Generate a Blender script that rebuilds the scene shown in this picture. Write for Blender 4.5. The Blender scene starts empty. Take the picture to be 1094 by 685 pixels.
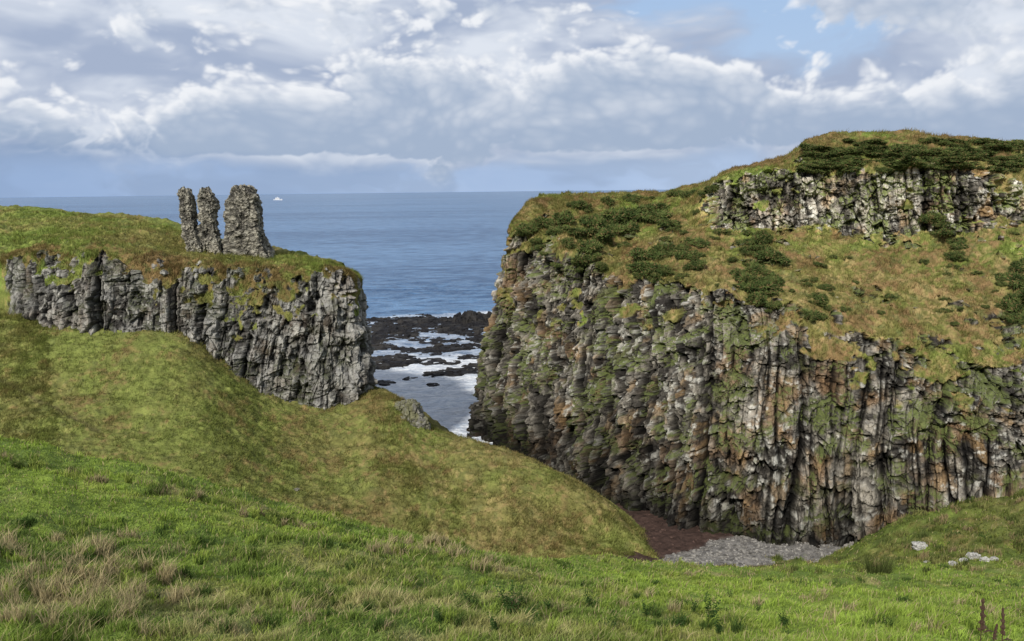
import bpy, math, random
import numpy as np
from mathutils import Matrix, Vector
rng=np.random.default_rng(7); random.seed(7)
sc=bpy.context.scene
sc.view_settings.view_transform='Standard'; sc.view_settings.look='None'; sc.view_settings.exposure=0
# ---------------------------------------------------------------- camera
H=32.0; F=790.0; CX=547.0; CY=342.5
pitch=math.atan((CY-204.3)/F); roll=math.radians(0.70)
fwd=np.array([0,math.cos(pitch),-math.sin(pitch)]); r0=np.array([1.,0,0]); u0=np.array([0,math.sin(pitch),math.cos(pitch)])
right=r0*math.cos(roll)-u0*math.sin(roll); up=u0*math.cos(roll)+r0*math.sin(roll)
C=np.array([0,0,H])
cam=bpy.data.cameras.new("camera"); cam.sensor_width=36; cam.lens=36*F/1094; cam.clip_start=0.1; cam.clip_end=120000
co=bpy.data.objects.new("camera",cam); sc.collection.objects.link(co); sc.camera=co
M=Matrix(((right[0],up[0],-fwd[0],0),(right[1],up[1],-fwd[1],0),(right[2],up[2],-fwd[2],H),(0,0,0,1)))
co.matrix_world=M
def ray(u,v): return fwd*F+right*(u-CX)+up*(CY-v)
def P(u,v,d):
    r=ray(u,v); return C+r*(d/r[1])
def PZ(u,v,z):
    r=ray(u,v); return C+r*((z-H)/r[2])
def proj(p):
    q=p-C; w=q@fwd
    return CX+F*(q@right)/w, CY-F*(q@up)/w, w
# ---------------------------------------------------------------- noise
def _h(ix,iy,iz,seed):
    n=(ix.astype(np.uint32)*np.uint32(374761393)+iy.astype(np.uint32)*np.uint32(668265263)+iz.astype(np.uint32)*np.uint32(2246822519)+np.uint32(seed*3266489917&0xffffffff))
    n=(n^(n>>np.uint32(13)))*np.uint32(1274126177); n=(n^(n>>np.uint32(15)))*np.uint32(2654435761); n=n^(n>>np.uint32(16))
    return n.astype(np.float64)/4294967296.0
def vn(p,seed=0):
    i=np.floor(p).astype(np.int64); f=p-i; f=f*f*f*(f*(f*6-15)+10)
    x,y,z=i[...,0],i[...,1],i[...,2]; fx,fy,fz=f[...,0],f[...,1],f[...,2]
    r=0
    for a in(0,1):
        for b in(0,1):
            for c in(0,1):
                w=(fx if a else 1-fx)*(fy if b else 1-fy)*(fz if c else 1-fz)
                r=r+w*_h(x+a,y+b,z+c,seed)
    return r*2-1
def fbm(p,o=4,seed=0,g=.5):
    r=0;a=1;t=0
    for k in range(o):
        r=r+a*vn(p*(2.03**k)+k*17.3,seed+k*11); t+=a; a*=g
    return r/t*1.6
def worley(p,seed=0):
    i=np.floor(p).astype(np.int64); n=len(p)
    F1=np.full(n,9.);F2=np.full(n,9.);ID=np.zeros(n);VX=np.zeros(n);VZ=np.zeros(n)
    for a in(-1,0,1):
        for b in(-1,0,1):
            for c in(-1,0,1):
                x=i[:,0]+a;y=i[:,1]+b;z=i[:,2]+c
                h1=_h(x,y,z,seed+1)
                dx=x+.1+.8*h1-p[:,0]; dy=y+.1+.8*_h(x,y,z,seed+2)-p[:,1]; dz=z+.1+.8*_h(x,y,z,seed+3)-p[:,2]
                d=np.sqrt(dx*dx+dy*dy+dz*dz)
                nw=d<F1; F2=np.where(nw,F1,np.minimum(F2,d)); ID=np.where(nw,h1,ID); VX=np.where(nw,dx-dy,VX); VZ=np.where(nw,dz,VZ); F1=np.where(nw,d,F1)
    tilt=((ID*517.3)%1.-.5)*VX*2+((ID*911.7)%1.-.35)*VZ*1.4
    ID=(ID*97.13)%1.0
    return F1,F2,ID,tilt
def colcells(s,z,w,hz,seed,wob,wz=2.2):
    o=np.zeros(len(s),np.int64)
    x=s/w+wob*fbm(np.stack([s/(2.2*w),0*s,z/(wz*w)],-1),3,seed+50)
    i=np.floor(x).astype(np.int64)
    J=lambda k:k+.88*(_h(k,o,o,seed)-.5)
    c=np.where(x<J(i),i-1,np.where(x>J(i+1),i+1,i)); L_=J(c); R_=J(c+1); xi=(x-L_)/(R_-L_); e=np.minimum(x-L_,R_-x)*w
    hc=hz*(.45+1.1*_h(c,o,o,seed+1)); y=z/hc+37*_h(c,o,o,seed+2)+.7*(xi-.5)*(_h(c,o,o,seed+4)-.5)+.16*fbm(np.stack([s/w,0*s,z/w],-1),2,seed+60)
    j=np.floor(y).astype(np.int64); K=lambda k:k+.6*(_h(c,k,o,seed+5)-.5)
    cy=np.where(y<K(j),j-1,np.where(y>K(j+1),j+1,j)); B_=K(cy);T_=K(cy+1); yi=(y-B_)/(T_-B_); ez=np.minimum(y-B_,T_-y)*hc
    cid=_h(c,o,o,seed+7); bid=_h(c,cy,o,seed+8); r1=_h(c,cy,o,seed+9); r2=_h(c,cy,o,seed+10)
    return cid,bid,e,ez,(xi-.5)*(r1-.5)*2,(yi-.5)*(r2-.4)*2
def ss(a,b,x):
    t=np.clip((x-a)/(b-a),0,1); return t*t*(3-2*t)
def lerp(a,b,t):
    t=np.asarray(t)[...,None]; return np.asarray(a)*(1-t)+np.asarray(b)*t
S3=lambda a,b,c:np.array([a,b,c])
# ---------------------------------------------------------------- mesh helpers
def link(o): sc.collection.objects.link(o); return o
def meshobj(name,V,quads=None,tris=None,col=None,mat=None,smooth=False,loc=None):
    V=np.asarray(V,dtype=np.float64).reshape(-1,3)
    if loc is not None: V=V-np.asarray(loc)
    me=bpy.data.meshes.new(name)
    nq=0 if quads is None else len(quads); nt=0 if tris is None else len(tris)
    me.vertices.add(len(V)); me.vertices.foreach_set("co",V.astype(np.float32).ravel())
    me.loops.add(nq*4+nt*3); idx=[]
    if nq: idx.append(np.asarray(quads).ravel())
    if nt: idx.append(np.asarray(tris).ravel())
    me.loops.foreach_set("vertex_index",np.concatenate(idx).astype(np.int32))
    me.polygons.add(nq+nt)
    st=np.concatenate([np.arange(nq)*4,nq*4+np.arange(nt)*3]).astype(np.int32)
    me.polygons.foreach_set("loop_start",st)
    if smooth is True: sm=np.ones(nq+nt,bool)
    elif smooth is False: sm=np.zeros(nq+nt,bool)
    else: sm=np.asarray(smooth,bool)
    me.polygons.foreach_set("use_smooth",sm)
    me.update(calc_edges=True); me.validate()
    if col is not None:
        ca=me.color_attributes.new("Col",'FLOAT_COLOR','POINT')
        c4=np.ones((len(V),4),np.float32); c4[:,:3]=np.clip(np.asarray(col).reshape(-1,3),0,1)
        ca.data.foreach_set("color",c4.ravel())
    if mat: me.materials.append(mat)
    o=link(bpy.data.objects.new(name,me))
    if loc is not None: o.location=loc
    return o
def gridq(R,Cn):
    a=np.arange(R*Cn).reshape(R,Cn)
    return np.stack([a[:-1,:-1],a[:-1,1:],a[1:,1:],a[1:,:-1]],-1).reshape(-1,4)
def gnormal(V):
    du=np.gradient(V,axis=1); dv=np.gradient(V,axis=0)
    n=np.cross(du,dv); n/=np.linalg.norm(n,axis=-1,keepdims=True)+1e-9
    return n
def cr(A,t,tens=.6):
    n=len(A); i=np.clip(np.floor(t).astype(int),0,n-2); f=(t-i).reshape((-1,)+(1,)*(A.ndim-1))
    p0=A[np.maximum(i-1,0)];p1=A[i];p2=A[i+1];p3=A[np.minimum(i+2,n-1)]
    m1=tens*.5*(p2-p0); m2=tens*.5*(p3-p1)
    return (2*f**3-3*f**2+1)*p1+(f**3-2*f**2+f)*m1+(-2*f**3+3*f**2)*p2+(f**3-f**2)*m2
def params(A,sp):
    out=[]
    for i in range(len(A)-1):
        L=np.linalg.norm(A[i+1]-A[i],axis=-1).max(); s=sp[i] if isinstance(sp,(list,tuple)) else sp
        n=max(2,int(L/s)); out.append(i+np.arange(n)/n)
    out.append([len(A)-1]); return np.concatenate(out)
def sheet(ctrl,spS,spR,tens=.6):
    A=np.array(ctrl,float)
    tS=params(A,spS); tR=params(A.transpose(1,0,2),spR)
    B=cr(A,tS,tens); B=cr(B.transpose(1,0,2),tR,tens)
    TR,TS=np.meshgrid(tR,tS,indexing='ij')
    return B,TR,TS
# ---------------------------------------------------------------- materials
def newmat(name):
    m=bpy.data.materials.new(name); m.use_nodes=True; nt=m.node_tree; b=nt.nodes["Principled BSDF"]
    return m,nt,b
def N(nt,typ,**k):
    n=nt.nodes.new(typ)
    for a,b in k.items(): setattr(n,a,b)
    return n
def vcmat(name,sc1=3.0,sc2=14.0,con=.55,bump=.06,rough=.95,spec=.15,transl=0,d1=4,d2=3):
    m,nt,b=newmat(name); L=nt.links.new
    at=N(nt,'ShaderNodeAttribute',attribute_name='Col'); tc=N(nt,'ShaderNodeTexCoord')
    n1=N(nt,'ShaderNodeTexNoise'); n1.inputs['Scale'].default_value=sc1; n1.inputs['Detail'].default_value=d1; n1.inputs['Roughness'].default_value=.65
    n2=N(nt,'ShaderNodeTexNoise'); n2.inputs['Scale'].default_value=sc2; n2.inputs['Detail'].default_value=d2; n2.inputs['Roughness'].default_value=.7
    L(tc.outputs['Object'],n1.inputs['Vector']); L(tc.outputs['Object'],n2.inputs['Vector'])
    ad=N(nt,'ShaderNodeMath',operation='ADD'); L(n1.outputs[0],ad.inputs[0]); L(n2.outputs[0],ad.inputs[1])
    mr=N(nt,'ShaderNodeMapRange'); mr.inputs['From Min'].default_value=.6; mr.inputs['From Max'].default_value=1.4
    mr.inputs['To Min'].default_value=1-con; mr.inputs['To Max'].default_value=1+con; L(ad.outputs[0],mr.inputs['Value'])
    mx=N(nt,'ShaderNodeVectorMath',operation='SCALE'); L(at.outputs['Color'],mx.inputs[0]); L(mr.outputs[0],mx.inputs['Scale'])
    L(mx.outputs[0],b.inputs['Base Color']); b.inputs['Roughness'].default_value=rough; b.inputs['Specular IOR Level'].default_value=spec
    if bump>0:
        bp=N(nt,'ShaderNodeBump'); bp.inputs['Strength'].default_value=.9; bp.inputs['Distance'].default_value=bump
        L(ad.outputs[0],bp.inputs['Height']); L(bp.outputs[0],b.inputs['Normal'])
    if transl>0:
        tr=N(nt,'ShaderNodeBsdfTranslucent'); L(at.outputs['Color'],tr.inputs['Color']); df=N(nt,'ShaderNodeBsdfDiffuse'); L(at.outputs['Color'],df.inputs['Color'])
        ms=N(nt,'ShaderNodeMixShader'); ms.inputs[0].default_value=transl
        out=nt.nodes['Material Output']; L(df.outputs[0],ms.inputs[1]); L(tr.outputs[0],ms.inputs[2]); L(ms.outputs[0],out.inputs['Surface'])
    return m
M_cliff=vcmat('cliff_rock_and_turf',1.8,8,.5,.10)
M_turf=vcmat('turf',1.2,9,.4,.10)
M_blade=vcmat('grass_blades',1,5,.2,0,transl=.35)
M_leaf=vcmat('shrub_leaves',1,5,.3,0,transl=.15)
M_stone=vcmat('weathered_stone',2,12,.5,.04)
M_wet=vcmat('wet_sea_rock',1,6,.5,.12,rough=.6,spec=.2)
M_mason=vcmat('rubble_masonry',2.2,9,.45,.08)
def plain(name,c,r=.6):
    m,nt,b=newmat(name); L=nt.links.new
    n=N(nt,'ShaderNodeTexNoise'); n.inputs['Scale'].default_value=2; mr=N(nt,'ShaderNodeMapRange'); mr.inputs['To Min'].default_value=.8; mr.inputs['To Max'].default_value=1.1
    L(n.outputs[0],mr.inputs['Value']); v=N(nt,'ShaderNodeVectorMath',operation='SCALE'); v.inputs[0].default_value=c; L(mr.outputs[0],v.inputs['Scale']); L(v.outputs[0],b.inputs['Base Color']); b.inputs['Roughness'].default_value=r
    return m
def smooth_faces(mask,R,Cn):
    return (mask[:-1,:-1]<.3).ravel()
# ---------------------------------------------------------------- rock + turf treatment
GREEN=S3(.165,.212,.045); OLIVE=S3(.200,.185,.058); OCH=S3(.30,.220,.10); BRN=S3(.175,.105,.050); DKG=S3(.075,.105,.032)
def turfcol(p,seed,dry=0.,brown=0.):
    a=fbm(p/9,4,seed); b=fbm(p/1.7,5,seed+5,.65); c=fbm(p/.45,3,seed+9)
    col=lerp(GREEN,OLIVE,ss(-.6,.6,a+.4*b+dry))
    col=lerp(col,OCH,ss(.15,1.1,b*.5+a*.25+c*.7+dry*1.2)*.8)
    col=lerp(col,BRN,ss(.3,1.1,fbm(p/2.4,5,seed+20,.65)+.5*c+brown)*.75)
    col=lerp(col,DKG,ss(.35,.9,fbm(p/.8,3,seed+30)+c*.4)*.6)
    return col*(1+.42*c)[...,None]
def rocky(B,rock,seed,srow,pale=0.,w=1.,hz=2.6,amp=1.,lean=0.,dry=0.,brown=0.,wetz=3.,ochre=.6,bright=1.,lichk=0.,ckd=.86,blocky=0.,moss=1.,dark=0.,lo=(.058,.052,.044),hi=(.37,.335,.275),dkk=.9,ledk=.42):
    R,Cn,_=B.shape; nrm=gnormal(B); 
    hor=nrm*np.array([1,1,0.12]); hor/=np.linalg.norm(hor,axis=-1,keepdims=True)+1e-6
    seg=np.r_[0,np.cumsum(np.linalg.norm(np.diff(B[srow],axis=0),axis=1))]
    p=B.reshape(-1,3); m=rock.ravel(); D=np.zeros(len(p)); cellc=np.full(len(p),.5); crack=np.zeros(len(p)); blk=np.full(len(p),.5)
    k=m>.01; q=p[k]; s=np.broadcast_to(seg,(R,Cn)).ravel()[k]; z=q[:,2]; s=s+lean*z+.30*fbm(q/np.array([4,4,12.]),3,seed+1)
    bl=np.broadcast_to(blocky,(len(p),))[k]
    A=colcells(s,z,4.4*w,60,seed,.28,4.); Bc=colcells(s,z,1.9*w,hz*1.7,seed+100,.22,3.); Cc=colcells(s,z,.84*w,hz*.52,seed+200,.26,2.8); Dc=colcells(s,z,.42*w,hz*.22,seed+300,.28,2.4)
    sz=np.stack([s,0*s,z],-1)
    sw=sz+np.stack([fbm(q/1.6,2,seed+31),0*s,fbm(q/1.6,2,seed+32)],-1)*.08
    W1=worley(sw/np.array([1.15*w,1,2.0*w])*np.array([1,0,1])+np.array([0,.5,0]),seed+14)
    W2=worley(sw/np.array([.52*w,1,.74*w])*np.array([1,0,1])+np.array([0,.5,0]),seed+15)
    f1,f2,i3,t3=worley(q/np.array([.38,.38,.42]),seed+13)
    big=fbm(q/np.array([8,8,36.]),3,seed+50); mid=fbm(q/np.array([2.6,2.6,5.]),3,seed+51)
    zone=ss(-.05,.60,fbm(q/np.array([4.,4.,4.]),3,seed+53)+bl)
    pr=.25+.75*ss(-.5,.4,mid)
    k0=(1-ss(0,.60,A[2]))*(.40+.60*ss(-.4,.4,big+.6*mid)); k1=1-ss(0,.22,Bc[2]); k2=1-ss(0,.10,Cc[2]); k2z=1-ss(0,.09,Cc[3]); k3=1-ss(0,.07,Dc[2]); k3z=1-ss(0,.06,Dc[3]); k1z=1-ss(0,.16,Bc[3])
    wk=1-ss(0,.085,W1[1]-W1[0]); wk2=1-ss(0,.085,W2[1]-W2[0])
    led=ledk*ss(-.10,.10,fbm(q/np.array([2.2,2.2,1.5]),3,seed+54))
    hole=ss(.42,.70,fbm(q/np.array([1.6,1.6,2.6]),4,seed+55,.6))
    dcol=1.05*(Bc[1]-.5)+.20*(Bc[0]-.5)+.60*Bc[4]+.60*Bc[5]-.50*k1*pr-.26*k1z+.60*(Cc[1]-.5)+.12*(Cc[0]-.5)+.46*Cc[4]+.42*Cc[5]-.22*k2*pr-.15*k2z+.28*(Dc[1]-.5)+.18*Dc[4]-.08*k3-.08*k3z
    dblk=.95*(W1[2]-.5)+.9*W1[3]-.28*wk+.45*(W2[2]-.5)+.48*W2[3]-.12*wk2+.5*(Bc[1]-.5)-.40*k1*pr+.35*(Cc[1]-.5)+.3*Cc[4]-.14*k2
    d=1.1*big+.70*mid+1.0*(A[0]-.5)-1.4*k0+dcol*(1-zone)+dblk*zone+led-.7*hole+.15*(i3-.5)+.14*t3+.08*fbm(q/.5,3,seed+60)
    D[k]=d*amp
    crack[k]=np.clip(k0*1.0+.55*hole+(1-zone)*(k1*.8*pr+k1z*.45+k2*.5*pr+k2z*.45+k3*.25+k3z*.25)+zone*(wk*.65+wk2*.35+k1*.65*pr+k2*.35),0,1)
    cellc[k]=(1-zone)*(.5*Cc[1]+.5*Bc[1])+zone*(.6*W1[2]+.4*W2[2]); blk[k]=(1-zone)*Dc[1]+zone*W2[2]
    tur=.30*fbm(p/np.array([3.,3.,2.]),3,seed+70)+.20*fbm(p/.8,3,seed+71)+.10*fbm(p/.3,2,seed+72)
    V=p+hor.reshape(-1,3)*(D*m)[:,None]; V[:,2]+=tur*(1-m)
    V=V.reshape(R,Cn,3); n2=gnormal(V); nz=np.abs(n2[...,2]).ravel()
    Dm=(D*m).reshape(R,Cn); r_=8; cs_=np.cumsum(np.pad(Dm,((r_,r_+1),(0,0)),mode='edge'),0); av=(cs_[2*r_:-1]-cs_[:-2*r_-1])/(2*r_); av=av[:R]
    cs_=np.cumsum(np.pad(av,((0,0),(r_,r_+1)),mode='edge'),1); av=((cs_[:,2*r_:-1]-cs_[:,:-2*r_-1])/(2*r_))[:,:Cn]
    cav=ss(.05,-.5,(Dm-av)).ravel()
    spk=fbm(p/.28,3,seed+79,.6)
    base=ss(0,1,.42+.45*fbm(p/np.array([2.0,2.0,2.6]),4,seed+80,.6)+.85*(cellc-.5)+.55*(blk-.5)+.36*spk+pale)
    rc=lerp(np.array(lo),np.array(hi),base)
    o=ss(.08,.75,fbm(p/np.array([3.,3.,3.6]),4,seed+90)+.7*(cellc-.5)+.2*spk); rc=lerp(rc,S3(.27,.165,.085),o*ochre)
    o2=ss(.25,.75,fbm(p/np.array([1.5,1.5,2.0]),4,seed+92)+.4*(blk-.5)); rc=lerp(rc,S3(.36,.225,.095),o2*ochre*.7)
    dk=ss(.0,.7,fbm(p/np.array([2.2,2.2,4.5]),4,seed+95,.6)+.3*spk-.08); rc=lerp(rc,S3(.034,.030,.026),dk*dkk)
    lich=ss(.28,.72,fbm(p/.55,4,seed+100,.65)+.3*fbm(p/4,2,seed+101)+lichk); rc=lerp(rc,S3(.58,.56,.49),lich*.75)
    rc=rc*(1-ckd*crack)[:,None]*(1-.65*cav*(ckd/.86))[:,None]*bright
    mg=ss(.0,.45,fbm(p/np.array([2.0,2.0,2.0]),4,seed+110)+.2*blk)*ss(.30,.58,nz)
    rc=lerp(rc,S3(.13,.155,.048),np.clip(mg,0,1)*.9*moss)
    mo=ss(.5,.95,fbm(p/np.array([1.8,1.8,2.0]),4,seed+115,.65)+.25*spk); rc=lerp(rc,S3(.10,.105,.042),mo*.6*moss)
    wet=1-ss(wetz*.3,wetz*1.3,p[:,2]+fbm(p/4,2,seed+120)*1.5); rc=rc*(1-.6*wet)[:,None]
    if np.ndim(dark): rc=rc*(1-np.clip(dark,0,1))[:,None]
    tc=turfcol(p,seed+130,dry,brown)
    col=lerp(tc,rc,ss(.25,.6,m+.3*fbm(p/.6,3,seed+140)*(m>.02)))
    return V,col.reshape(R,Cn,3),n2
# ---------------------------------------------------------------- HEADLAND
def hs(base,mid,rim,r4,r5,r6,r7,bz=None):
    b=PZ(base[0],base[1],base[2]); pts=[b+np.array([-.3,-1.0,-5]),b,P(*mid),P(*rim),P(*r4),P(*r5),P(*r6),P(*r7)]
    t=pts[-1]; pts.append(t+np.array([4,9,-.6])); pts.append(t+np.array([10,26,-4])); pts.append(t+np.array([14,36,-36]))
    return pts
st=[hs((508,462,0),(521,375,97.5),(541,252,99),(551,232,101),(562,219,104),(570,213,106),(580,209,110)),
 hs((530,478,0),(541,385,93),(566,256,96),(578,240,99),(590,226,103),(600,217,106),(612,208.5,112)),
 hs((560,496,0),(566,400,86),(600,262,91),(614,245,96),(628,229,102),(640,217,107),(655,207,115)),
 hs((612,521,0),(622,425,79),(648,296,86),(660,270,92),(675,242,100),(690,222,106),(702,206,116)),
 hs((680,549,.3),(692,432,72.5),(702,302,79),(716,268,87),(732,236,96),(740,213,100),(748,197,110)),
 hs((745,564,.8),(752,450,67.5),(760,318,74),(768,275,83),(770,236,92),(770,191,93.5),(788,182,103)),
 hs((810,578,1.0),(816,460,65),(830,330,71),(832,285,80),(828,243,89),(828,180,90.5),(838,168,99)),
 hs((850,580,1.2),(856,465,64),(866,340,70),(866,292,79),(862,243,88),(860,180,89.5),(860,150,97)),
 hs((890,580,1.5),(896,470,63),(908,354,69),(903,300,78),(898,245,87),(898,182,88.5),(890,143,98)),
 hs((945,562,3.8),(950,470,61.5),(965,370,67),(955,307,76),(950,247,85),(950,182,86.5),(945,142,97)),
 hs((1010,538,6.2),(1015,460,60.5),(1032,388,65),(1020,315,74),(1010,240,83),(1010,182,84.5),(1010,144,96)),
 hs((1094,514,8.7),(1096,458,59),(1100,405,62.5),(1094,330,71),(1094,236,81),(1094,190,82.5),(1094,153,95)),
 hs((1260,485,12),(1260,445,56),(1260,400,59),(1260,330,68),(1260,240,79),(1260,192,80.5),(1260,157,93)),
 hs((1560,455,15),(1560,430,50),(1560,400,54),(1560,330,63),(1560,250,74),(1560,205,75.5),(1560,170,90))]
for k in range(8,len(st)): st[k][0]=st[k][1]+np.array([-.5,-1.0,-6])
w1=[p+np.array([5,12,0]) for p in st[0]]; w2=[p+np.array([20,30,0]) for p in st[0]]
for w in (w1,w2):
    for i in (0,1,2): w[i]=w[i]+np.array([1,2,0])
st=[w2,w1]+st
B,TR,TS=sheet(st,[.5,.22]+[.078]*11+[.3,.8],[.4,.092,.083,.13,.13,.085,.14,.4,1.0,1.2])
pp=B.reshape(-1,3); sh=B.shape[:2]
rn=(fbm(pp/3.5,4,300)).reshape(sh); rn2=(fbm(pp/1.1,4,301)).reshape(sh)
rr=TR+.36*rn+.24*rn2
rock=1-ss(2.90,3.08,rr)
rock*=1-ss(.40,.57,fbm(pp/np.array([2.6,2.6,1.9]),4,312).reshape(sh))*ss(2.05,2.7,TR)
cragm=ss(4.8,5.0,TR+.22*rn+.20*rn2)*(1-ss(5.93,6.12,TR+.24*rn+.20*rn2))*ss(6.3,6.9,TS+.3*rn2)
cragm*=1-ss(.58,.76,fbm(pp/np.array([2.5,2.5,1.5]),4,311).reshape(sh))
oc=ss(.50,.62,fbm(pp/np.array([2.6,2.6,1.5]),4,305,.6).reshape(sh)+.28*ss(11.5,13,TS))*(TR>3)*(TR<5)*.8
rock=np.clip(np.maximum(np.maximum(rock,cragm),oc),0,1)
top=ss(5.9,6.4,TR).ravel()*ss(6.3,7.2,TS).ravel()
dry=.28+.28*ss(9,13,TS).ravel()-.3*ss(5.5,7.,TR).ravel(); brown=.48-.05*ss(9,13,TS).ravel()+.45*top
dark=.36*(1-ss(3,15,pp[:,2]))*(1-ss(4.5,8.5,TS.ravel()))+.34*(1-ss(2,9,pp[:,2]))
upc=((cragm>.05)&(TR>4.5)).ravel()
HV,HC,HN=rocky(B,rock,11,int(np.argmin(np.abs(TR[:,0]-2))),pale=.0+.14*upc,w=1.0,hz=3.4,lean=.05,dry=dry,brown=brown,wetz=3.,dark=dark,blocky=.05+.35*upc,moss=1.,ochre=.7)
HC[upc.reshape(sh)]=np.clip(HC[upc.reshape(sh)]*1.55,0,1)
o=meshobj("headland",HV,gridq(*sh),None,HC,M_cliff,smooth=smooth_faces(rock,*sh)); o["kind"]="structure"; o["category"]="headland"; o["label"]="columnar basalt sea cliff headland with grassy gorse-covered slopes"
Hrock=rock; HTR=TR
# ---------------------------------------------------------------- CASTLE CRAG
def cs(base,rim,top,sky,back=(0,14,-26)):
    b=P(*base); s=P(*sky)
    return [b+np.array([0,-.8,-5]),b,P(*rim),P(*top),s,s+np.array([0,5,-1.2]),s+np.array(back)]
cst=[cs((-160,262,88),(-160,257,89),(-160,243,97),(-160,224,110)),
 cs((-40,275,84),(-38,268,85),(-38,248,94),(-40,224,108)),
 cs((6,303,80.5),(8,274,82),(15,252,93),(10,225,107)),
 cs((50,347,78),(46,268,81),(60,249,92),(60,228,106)),
 cs((110,352,77),(102,268,80),(115,251,91),(120,232,104)),
 cs((190,355,77.5),(182,280,80),(190,264,89),(175,241,101)),
 cs((240,390,76.3),(240,288,79),(240,273,87),(235,262,98)),
 cs((287,424,75.7),(290,290,79),(286,279,86),(282,268,95)),
 cs((345,440,76),(340,290,79.5),(335,283,85),(325,277,92)),
 cs((383,434,77.5),(373,295,81),(363,288,85),(350,282,90)),
 cs((397,422,80),(386,303,84),(376,293,87),(360,285,91),(-1,10,-26)),
 cs((392,410,88),(381,300,89.5),(371,292,90.5),(357,286,92),(-2,8,-26)),
 cs((350,395,100),(345,296,97),(343,291,96),(340,286,95),(-3,6,-26))]
B,TR,TS=sheet(cst,[.4,.2]+[.09]*9+[.3],[.3,.085,.12,.16,.5,.8])
pp=B.reshape(-1,3); sh=B.shape[:2]
rn=fbm(pp/4.,4,330).reshape(sh); rn2=fbm(pp/1.0,4,331).reshape(sh)
rock=1-ss(1.74,1.94,TR+.24*rn+.34*rn2)
rock*=ss(1.85,2.35,TS+.2*rn2)
bro=-.05+1.05*(ss(1.4,1.95,TR)*(1-ss(2.15,2.6,TR))).ravel()
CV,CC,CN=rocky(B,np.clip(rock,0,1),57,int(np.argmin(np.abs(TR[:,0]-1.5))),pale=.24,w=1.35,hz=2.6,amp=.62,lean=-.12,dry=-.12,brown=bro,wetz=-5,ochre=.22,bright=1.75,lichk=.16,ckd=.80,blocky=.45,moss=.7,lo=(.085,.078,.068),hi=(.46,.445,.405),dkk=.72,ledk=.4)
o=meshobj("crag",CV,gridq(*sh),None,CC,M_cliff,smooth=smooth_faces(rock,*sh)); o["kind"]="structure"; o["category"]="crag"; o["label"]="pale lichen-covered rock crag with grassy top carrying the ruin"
Crock=rock; CTR=TR
# ---------------------------------------------------------------- HILLSIDE below the crag
def hl(a,b,c,d=None):
    A=P(*a); Cc=P(*c); D=P(*d) if d else Cc+np.array([7,9,-9.])
    E=D+np.array([0,14,-14]) if d is None else D+np.array([0,16,-6 if d[0]<20 else -18])
    return [A+np.array([0,-22,-7]),A+np.array([0,-10,-3.6]),A,P(*b),Cc,D,E]
hst=[hl((-400,452,63),(-400,392,71),(-400,330,79),(-400,224,110)),
 hl((-120,474,60.5),(-120,406,69.5),(-110,338,78.3),(-110,225,108)),
 hl((0,487,58.5),(0,413,68.5),(-2,341,78.2),(-5,229,106)),
 hl((60,493,58),(55,420,67.8),(50,347,78),(50,305,95)),
 hl((120,503,58),(115,427,67.3),(110,349,78),(110,315,95)),
 hl((200,518,58),(195,434,67),(190,351,78.2),(190,330,95)),
 hl((250,532,58),(245,455,67),(240,385,77.2),(240,360,92)),
 hl((300,548,58),(292,480,67),(286,419,76.6),(285,400,90)),
 hl((360,565,58),(352,497,67),(346,432,77.4),(350,420,88)),
 hl((410,580,57.5),(402,500,66),(396,417,80),(404,430,88)),
 hl((460,592,57),(450,515,65),(425,428,77.5)),
 hl((500,597,57),(480,525,64.5),(460,458,74.5)),
 hl((560,600,57),(545,540,62),(545,482,70.5)),
 hl((600,602,57),(600,562,61),(605,511,66.5)),
 hl((635,603,57),(642,580,60),(655,545,63.5)),
 hl((690,606,57),(698,602,57.5),(706,596,58.5)),
 hl((740,616,55),(742,612,56),(748,608,57))]
B,TR,TS=sheet(hst,.16,[.8,.3,.14,.14,.2,.6],tens=.85)
pp=B.reshape(-1,3); sh=B.shape[:2]; R_,C_=sh
V=pp.copy()
V[:,2]+=.25*fbm(pp/7,3,351)*ss(0,1,np.abs(TR-4).ravel()/.4)+.15*fbm(pp/np.array([2.6,.9,.9]),4,352,.6)+.12*fbm(pp/.45,3,353)
tw=fbm(pp/6,3,354); V[:,2]+=.07*np.sin(pp[:,2]*6.5+3.5*tw)*ss(-.3,.4,fbm(pp/5,2,355))
c_=fbm(pp/.5,4,366,.65)
pu=proj(pp)[0]
col=turfcol(pp,360,dry=.06+.28*ss(150,600,pu),brown=.20+.20*ss(200,350,pu)*(1-ss(450,620,pu)))
col=lerp(col,S3(.190,.180,.060)*(1+.42*c_)[:,None],.38)*1.04
a_=P(-20,385,70.5)[:2]; b_=P(105,462,63)[:2]; ab=b_-a_
tt=np.clip(((pp[:,:2]-a_)@ab)/(ab@ab),0,1); dd=np.linalg.norm(pp[:,:2]-a_-tt[:,None]*ab,axis=1)+.12*fbm(pp/2,2,361)
pm=np.exp(-(dd/.25)**2); V[:,2]-=.05*pm; col=lerp(col,S3(.10,.085,.04),pm*.6)
HlV=V.reshape(R_,C_,3)
o=meshobj("hillside",HlV,gridq(*sh),None,col,M_turf,smooth=True); o["kind"]="structure"; o["category"]="hillside"; o["label"]="rough grass hillside falling from the crag to the cove"
HlTR=TR; HlC=col
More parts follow.
